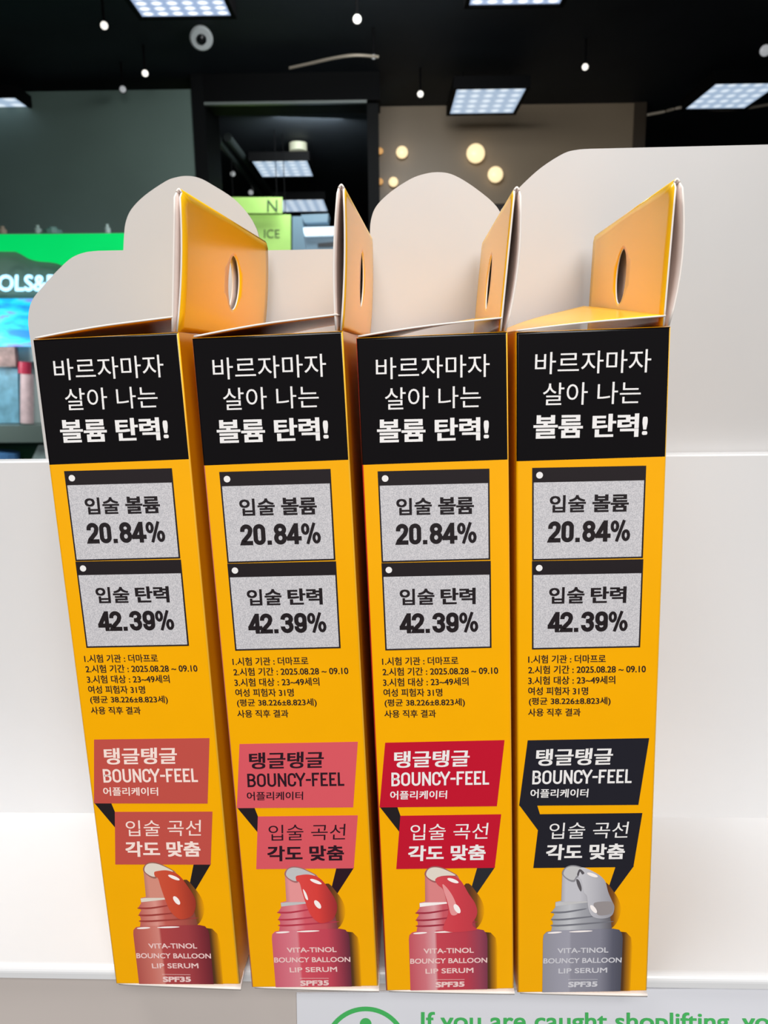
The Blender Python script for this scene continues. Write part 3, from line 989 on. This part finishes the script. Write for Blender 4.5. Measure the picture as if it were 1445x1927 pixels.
def carton(b, C, label, bowL, bowR, flapF, flapB, side_m):
    root = empty('lip_serum_carton')
    root.matrix_world = xform(b)
    lean, turn = b[6], b[7]
    w, d, h = W_, D_, H_
    # --- walls
    bm = bmesh.new()
    bmesh.ops.create_cube(bm, size=1.0, matrix=Matrix.Translation((0.0002, d / 2, h / 2)) @ Matrix.Diagonal((w + 0.0009, d, h, 1)))
    bmesh.ops.bisect_plane(bm, geom=bm.verts[:] + bm.edges[:] + bm.faces[:], plane_co=(0, 0, h - K_), plane_no=(0, 0, 1))
    ed = []
    for e in bm.edges:
        A, B = e.verts[0].co, e.verts[1].co
        if abs(A.y) < 1e-6 and abs(B.y) < 1e-6:
            if (abs(A.x - B.x) < 1e-6) or (A.z > h - 1e-5 and B.z > h - 1e-5) or (A.z < 1e-5 and B.z < 1e-5):
                ed.append(e)
    bmesh.ops.bevel(bm, geom=ed, offset=0.00055, segments=4, profile=0.5, affect='EDGES')
    bm.normal_update()
    for f in bm.faces:
        c = f.calc_center_median()
        n = f.normal
        f.smooth = abs(n.x) < 0.99 and abs(n.y) < 0.99 and abs(n.z) < 0.99
        if n.y < (-0.93 if n.x > 0.05 else -0.45) and c.z > h - K_ and n.z < 0.86:
            f.material_index = 1
        elif n.x > 0.3 and n.y < -0.3:
            f.material_index = 2
        elif n.x < -0.5:
            f.material_index = 3
        else:
            f.material_index = 0
    obj('carton_walls', bm, [YEL, DARKB, YEL_SIDE, side_m], root)
    # --- headline
    P = Print(w, h)
    P.text('바르자마자', [(4.35, 5.0), (32.2, 5.15), (32.1, 10.66), (4.2, 10.2)], 1, WINK)
    P.text('살아 나는', [(6.3, 12.3), (29.92, 12.75), (29.83, 18.05), (6.1, 17.75)], 1, WINK)
    P.text('볼륨 탄력!', [(4.0, 20.0), (31.81, 20.48), (31.73, 26.2), (3.81, 25.9)], 1, WINK, 0.25, 0.11)
    P.done('headline_lettering', root)
    # --- the two result cards
    for v0, s1, s2, num in ((33.1, '입술', '볼륨', [('2', 0, .155), ('0', .163, .315), ('.', .335, .385), ('8', .42, .58), ('4', .575, .765), ('%', .765, 1)]), (57.0, '입술', '탄력', [('4', 0, .185), ('2', .158, .318), ('.', .333, .383), ('3', .42, .585), ('9', .596, .755), ('%', .765, 1)])):
        P = Print(w, h, 0, v0 - 33.1)
        P.poly([(3.62, 33.05), (31.75, 33.39), (31.63, 57.0), (3.68, 56.85)], 1, DARK)
        P.poly([(4.02, 36.75), (31.33, 37.06), (31.2, 56.58), (4.08, 56.42)], 2, GREYCARD)
        P.ell((5.46, 34.95), 0.84, 0.84, 0, 2, WINK)
        P.text(s1, [(8.05, 40.1), (17.1, 40.25), (17.0, 44.65), (7.98, 44.53)], 3, DARK, 0.13, 0.1)
        P.text(s2, [(18.64, 40.25), (27.75, 40.4), (27.68, 44.85), (18.6, 44.75)], 3, DARK, 0.22, 0.11)
        P.strokes(num, [(7.7, 46.75), (28.2, 47.0), (28.15, 52.5), (7.6, 52.25)], 1.14, 3, DARK)
        P.done('result_card', root)
    # --- fine print
    P = Print(w, h, 0, 0.35 if C['tint'] != 'black' else 0)
    for s, q in (('1.시험 기관 : 더마프로', [(2.7, 82.26), (22.81, 82.62), (22.86, 84.95), (2.7, 84.55)]),
                 ('2.시험 기간 : 2025.08.28 ~ 09.10', [(2.7, 85.2), (33.24, 85.65), (33.3, 88.0), (2.7, 87.5)]),
                 ('3.시험 대상 : 23~49세의', [(2.7, 88.15), (25.39, 88.53), (25.45, 90.86), (2.7, 90.5)]),
                 ('여성 피험자 31명', [(2.7, 91.1), (18.38, 91.5), (18.42, 93.78), (2.7, 93.4)]),
                 ('(평균 38.226±8.823세)', [(2.9, 94.1), (24.3, 94.45), (24.36, 96.95), (2.9, 96.5)]),
                 ('사용 직후 결과', [(2.7, 97.2), (16.53, 97.49), (16.56, 99.72), (2.7, 99.45)])):
        P.text(s, q, 1, DARK, 0.045, 0.03)
    P.done('fine_print', root)
    # --- speech banner
    dvl = C['dvl']
    P = Print(w, h, 0, dvl)
    BAN = mat('banner_print_' + C['tint'], C['banner'], 0.22)
    fold = C['link'] if C['link'] is not None and C['tint'] != 'coral' else (BAN if C['tint'] == 'black' else DARK)
    tail = C['tail'] or BAN
    P.poly([(2.6, 106.3), (34.75, 106.45), (32.45, 125.96), (0.28, 125.5)], 2, BAN)
    P.poly([(0.26, 125.2), (5.2, 125.5), (5.95, 128.2), (5.48, 133.1)], 1, fold)
    P.poly([(5.92, 128.16), (33.6, 128.4), (31.61, 144.8), (4.18, 144.55)], 2, BAN)
    P.poly([(26.75, 144.6), (31.75, 144.5), (25.7, 154.1), (24.6, 152.4)], 1, tail)
    ink = C['ink']
    P.text('탱글탱글', [(4.95, 108.9), (25.5, 109.0), (25.0, 113.9), (4.7, 113.8)], 3, ink, 0.16, 0.07)
    P.strokes([('B', 0, .088), ('O', .1, .192), ('U', .208, .298), ('N', .315, .405), ('C', .418, .505), ('Y', .497, .603), ('-', .605, .658), ('F', .668, .744), ('E', .757, .832), ('E', .846, .92), ('L', .934, 1)],
                  [(3.95, 115.15), (30.5, 115.35), (30.4, 119.4), (3.8, 119.2)], 0.6, 3, ink)
    P.text('어플리케이터', [(3.4, 120.6), (19.0, 120.85), (18.8, 123.35), (3.3, 123.2)], 3, ink, 0.06, 0.03)
    P.text('입술 곡선', [(8.65, 130.85), (30.2, 130.9), (29.66, 135.8), (8.4, 135.75)], 3, ink)
    P.text('각도 맞춤', [(7.85, 137.3), (29.2, 137.5), (29.1, 142.3), (7.5, 142.15)], 3, ink, 0.18, 0.13)
    P.done('speech_banner', root)
    # --- printed picture of the bottle
    P = Print(w, h, 0, dvl - 1.0)
    vb = 184.45 - (dvl - 1.0)
    tint = C['tint']
    body = ramp_mat('bottle_body_' + tint, C['body'], 6.9, 29.2)
    neck = ramp_mat('bottle_neck_' + tint, C['neck'], 9.4, 26)
    gel = ramp_mat('gel_' + tint, C['gel'], 15.2, 26.5)
    shade = ramp_mat('printed_shadow', [(0, (62, 40, 32)), (0.5, (88, 56, 28)), (0.82, (186, 122, 14)), (1, (246, 172, 0))], 27.0, 32.2)
    shade2 = ramp_mat('printed_gel_shadow', [(0, (92, 54, 34)), (0.45, (128, 78, 30)), (0.85, (222, 150, 8)), (1, (246, 172, 0))], 24.5, 28.8)
    ring = mat('bottle_ring_' + tint, C['ring'], 0.3)
    tube_m = ramp_mat('tip_' + tint, [(0, tuple(int(x * 0.86) for x in C['tube'])), (0.15, C['tube']), (0.6, C['tube']), (1, tuple(int(x * 0.84) for x in C['tube']))], 11.9, 20.5)
    cup = mat('tip_cup_' + ('white' if tint in ('coral', 'red') else 'grey'), (226, 214, 200) if tint in ('coral', 'red') else (196, 194, 194), 0.3)
    cupd = mat('tip_lip_' + tint, tuple(int(x * 0.72) for x in C['tube']), 0.3)
    glint = mat('print_glint', (250, 240, 236), 0.3)
    P.poly([(28.0, 166.0), (30.2, 166.3), (31.6, 168.0), (32.0, 171.0), (31.8, vb), (28.0, vb)], 1, shade)
    P.poly(smooth_pts([(23.5, 150.5), (26.5, 153.5), (28.2, 157.0), (28.4, 160.0), (27.4, 163.2), (25.5, 165.2), (21, 166), (20, 158)], 4), 2, shade2)
    # neck with screw threads
    P.poly([(9.2, 165.6), (9.7, 162.9), (9.35, 161.4), (10.1, 160.2), (9.45, 159.2), (10.3, 158.0), (10.35, 156.3), (11.95, 155.9), (25.0, 156.5), (25.6, 161), (26.3, 166.2)], 3, neck)
    for vv, u1 in ((159.3, 18.5), (161.6, 21.5), (163.5, 25.2)):
        P.poly(smooth_pts([(9.4, vv), (13, vv - 0.05), (u1, vv - 0.85), (u1, vv - 0.5), (13, vv + 0.5), (9.5, vv + 0.45)], 3), 4, ring)
    P.poly([(10.35, 156.4), (20.5, 155.3), (20.5, 156.4), (10.4, 157.6)], 4, cup if tint != 'red' else glint)
    # body
    bod = [(6.95, 168.0), (7.15, 166.6), (8.0, 165.7), (10.0, 165.3), (26.5, 165.0), (28.2, 165.4), (29.0, 166.6), (29.25, 168.2), (29.05, vb), (6.85, vb)]
    P.poly(bod, 5, body)
    P.ell((10.2, 165.95), 2.0, 0.28, -0.06, 6, glint)
    P.ell((17.5, 165.7), 3.3, 0.26, -0.03, 6, glint)
    # applicator tip
    P.poly([(11.95, 156.2), (12.1, 150), (12.15, 147.4), (12.6, 146.0), (14.1, 145.1), (15.9, 145.05), (18.2, 145.9), (21.3, 148.0), (22.5, 151), (21, 156.2)], 5, tube_m)
    P.poly(smooth_pts([(12.1, 147.6), (12.6, 145.9), (14.2, 144.9), (16.2, 145.0), (18.4, 146.0), (21.2, 147.9), (19, 148.2), (16.4, 148.6), (15.5, 150.0), (13.8, 149.5)], 4), 6, cupd)
    P.poly(smooth_pts([(12.5, 147.6), (13.0, 145.9), (14.4, 145.2), (16.4, 145.4), (18.6, 146.4), (20.7, 147.8), (18.4, 147.8), (16.2, 148.1), (15.3, 149.4), (13.8, 149.0)], 4), 7, cup)
    # dripping gel
    if tint == 'red':
        g = [(14.94, 149.2), (15.82, 148.2), (18.1, 147.9), (20.4, 148.1), (22.0, 149.4), (23.1, 151.3), (24.2, 153.6), (25.9, 156.6), (26.5, 159.2), (26.1, 161.2), (25.1, 162.8), (25.2, 164.0), (26.0, 165.3), (17.1, 165.4), (18.4, 159.7), (17.9, 155.7), (17.1, 152.2), (15.75, 150.8)]
        P.poly(smooth_pts(g, 4), 8, gel)
        P.poly(smooth_pts([(16.9, 150.6), (18.56, 152.2), (20.2, 155.5), (21.1, 159.6), (19.2, 160.2), (18.3, 156.4)], 4), 9, mat('gel_streak', (232, 150, 150), 0.3))
        P.ell((19.9, 149.4), 1.7, 0.55, 0.42, 10, glint)
        P.ell((20.85, 158.3), 0.75, 1.6, -0.45, 10, glint)
    elif tint == 'black':
        g = [(16.1, 147.5), (17.3, 145.6), (19.2, 146.1), (22.3, 148.0), (24.0, 150.1), (24.85, 153.3), (26.0, 156.2), (26.65, 158.0), (26.25, 160.4), (24.7, 161.5), (22.2, 161.6), (20.35, 160.6), (19.4, 158.1), (19.0, 154.6), (18.05, 153.1), (17.4, 149.6)]
        P.poly(smooth_pts(g, 4), 8, gel)
        P.poly(smooth_pts([(21.2, 156.6), (25.8, 156.4), (26.4, 158.2), (25.6, 160.2), (22.4, 160.6), (21.4, 158.6)], 4), 9, mat('gel_grey_shade', (150, 142, 142), 0.3))
        P.poly(smooth_pts([(16.0, 149.2), (16.8, 149.6), (17.5, 151.8), (17.3, 153.0), (16.4, 151.2)], 4), 9, mat('gel_dark_line', (90, 86, 90), 0.3))
        P.poly(smooth_pts([(16.2, 147.6), (16.9, 146.0), (18.2, 147.2), (17.6, 147.7), (17.0, 146.8), (16.6, 148.2)], 3), 9, mat('gel_dark_line', (90, 86, 90)))
        P.ell((20.4, 147.9), 1.6, 0.5, 0.4, 10, glint)
        P.ell((20.9, 158.6), 0.6, 1.5, -0.6, 10, glint)
    else:
        g = [(15.24, 148.0), (16.3, 147.6), (18.7, 147.4), (21.03, 148.1), (22.72, 149.6), (24.34, 152.3), (25.81, 155.3), (26.3, 157.6), (25.85, 160.0), (24.7, 162.0), (22.8, 162.9), (21.0, 163.0), (19.3, 161.5), (18.2, 159.4), (17.25, 155.7), (16.57, 152.4), (16.13, 150.0), (15.3, 149.3)]
        P.poly(smooth_pts(g, 4), 8, gel)
        P.ell((20.75, 149.7), 1.75, 0.52, 0.45, 9, glint)
        P.ell((20.8, 157.0), 0.72, 1.5, -0.5, 9, glint)
        if tint == 'rose':
            P.poly(smooth_pts([(17.0, 152.0), (17.8, 153.4), (18.2, 155.4), (17.6, 155.2), (17.1, 153.4)], 3), 9, glint)
    lk = mat('bottle_letter_' + ('grey' if tint == 'black' else 'blush'), (206, 204, 210) if tint == 'black' else (236, 200, 196), 0.35)
    P.text('VITA-TINOL', [(11.0, 171.0), (25.3, 170.95), (25.3, 172.65), (11.05, 172.65)], 7, lk, 0.05)
    P.text('BOUNCY BALLOON', [(7.15, 174.2), (29.1, 174.3), (29.05, 175.95), (7.05, 175.9)], 7, lk, 0.045)
    P.text('LIP SERUM', [(11.35, 177.6), (25.1, 177.5), (25.1, 179.2), (11.35, 179.25)], 7, lk, 0.05)
    P.poly([(14.1, 181.2), (22.5, 181.3), (22.5, 181.42), (14.1, 181.32)], 7, lk)
    P.text('SPF35', [(14.2, 182.0), (22.5, 182.0), (22.4, 183.75), (14.1, 183.85)], 7, lk, 0.14, 0.1)
    P.done('bottle_picture', root)
    # --- hang tab: one folded board, open at the front end
    hs = T_ * 0.47
    hole = (d * 0.515, hs, 0.0058, 0.0078)
    T2 = T_ - 0.0008
    bm = bmesh.new()
    g0 = 0.0004
    sheet_with_hole(bm, d, T2, hole, lambda s, y: -g0 - bowL * math.sin(math.pi * min(1, max(0, s / T2))) ** 0.8 - 0.0004)
    nleft = len(bm.faces)
    sheet_with_hole(bm, d, T2, hole, lambda s, y: g0 + bowR * math.sin(math.pi * min(1, max(0, s / T2))) ** 0.8 + 0.0004)
    bm.faces.ensure_lookup_table()
    for f in bm.faces[nleft:]:
        f.normal_flip()
    # rounded fold along the top
    A = [(-g0 - 0.0004 - 1e-5 + (2 * g0 + 0.0008) * k / 8, T2 + math.sin(math.pi * k / 8) * 0.0008) for k in range(9)]
    r0 = [bm.verts.new((x, 0.0012, z)) for x, z in A]
    r1 = [bm.verts.new((x, d - 0.0012, z)) for x, z in A]
    for k in range(8):
        bm.faces.new((r0[k], r0[k + 1], r1[k + 1], r1[k])).smooth = True
    o = obj('hang_tab', bm, [YEL_TAB, INNER, EDGE], root)
    o.matrix_local = Matrix.Translation((w / 2 - 0.0004, 0.0004, h + 0.0002)) @ Matrix.Rotation(turn, 4, 'Z') @ Matrix.Rotation(math.atan(lean), 4, 'Y')
    sd = o.modifiers.new('board', 'SOLIDIFY')
    sd.thickness = 0.00042
    sd.offset = -1
    sd.material_offset = 1
    sd.material_offset_rim = 2
    # --- top flap: rises to the tab, edge of white board
    bm = bmesh.new()
    NX, NY_ = 16, 14
    G = []
    for j in range(NY_ + 1):
        fy = j / NY_
        row = []
        for i in range(NX + 1):
            fx = i / NX
            top = flapF + (flapB - flapF) * fy
            zz = 0.00055 + top * (0.72 * fx + 0.28 * math.sin(math.pi / 2 * min(1, fx * 1.6)))
            row.append(bm.verts.new((-w / 2 + 0.0002 + (w - 0.0008) * fx, 0.0003 + (d - 0.002) * fy, h + zz)))
        G.append(row)
    for j in range(NY_):
        for i in range(NX):
            f = bm.faces.new((G[j][i], G[j][i + 1], G[j + 1][i + 1], G[j + 1][i]))
            f.smooth = True
    o = obj('top_flap', bm, [YEL_TAB, YEL_TAB, EDGE], root)
    sd = o.modifiers.new('board', 'SOLIDIFY')
    sd.thickness = 0.00042
    sd.offset = -1
    sd.material_offset = 1
    sd.material_offset_rim = 2
    # --- bottom flap: sags at the right front corner
    bm = bmesh.new()
    G = []
    for j in range(9):
        fy = j / 8
        row = []
        for i in range(13):
            fx = i / 12
            zz = -0.0003 - 0.0017 * fx ** 0.8 * max(0, 1 - fy * 1.0) ** 1.2
            row.append(bm.verts.new((-w / 2 + 0.0006 + (w + 0.0002) * fx, 0.0002 + 0.0055 * fy, zz)))
        G.append(row)
    for j in range(8):
        for i in range(12):
            bm.faces.new((G[j][i], G[j][i + 1], G[j + 1][i + 1], G[j + 1][i])).smooth = True
    o = obj('bottom_flap', bm, [EDGE, EDGE, EDGE], root)
    sd = o.modifiers.new('board', 'SOLIDIFY')
    sd.thickness = 0.0008
    sd.offset = 1
    return tag(root, label, 'box', 'yellow lip serum boxes in a row')


# x, y, z, yaw, sideways tilt, forward tilt of each box; lean and turn of its tab
B1 = (-0.06243, 0.19414, -0.17865, -0.05789, -0.03270, -0.00634, 0.12003, -0.03802)
B2 = (-0.02228, 0.19276, -0.17899, -0.03882, -0.03058, 0.00455, 0.07333, -0.02675)
B3 = (0.01682, 0.19163, -0.17958, -0.02553, -0.02609, -0.00825, 0.11430, -0.01295)
B4 = (0.05446, 0.18955, -0.17894, -0.02233, -0.02073, -0.00314, 0.05263, -0.02615)
carton(B1, C1, 'leftmost yellow and black box with coral banner and coral bottle picture', 0.0, 0.0008, 0.0034, 0.0060, YEL)
carton(B2, C2, 'yellow and black box with pink banner and dark lettering, second from left', 0.0008, 0.0006, 0.0036, 0.0055, mat('pink_side_print', (222, 120, 110), 0.3))
carton(B3, C3, 'yellow and black box with bright red banner and red bottle picture', 0.0, 0.0014, 0.0030, 0.0072, mat('red_side_print', (206, 40, 44), 0.3))
carton(B4, C4, 'rightmost yellow box with black banner and grey bottle picture', 0.0, 0.0018, 0.0022, 0.0098, YEL)
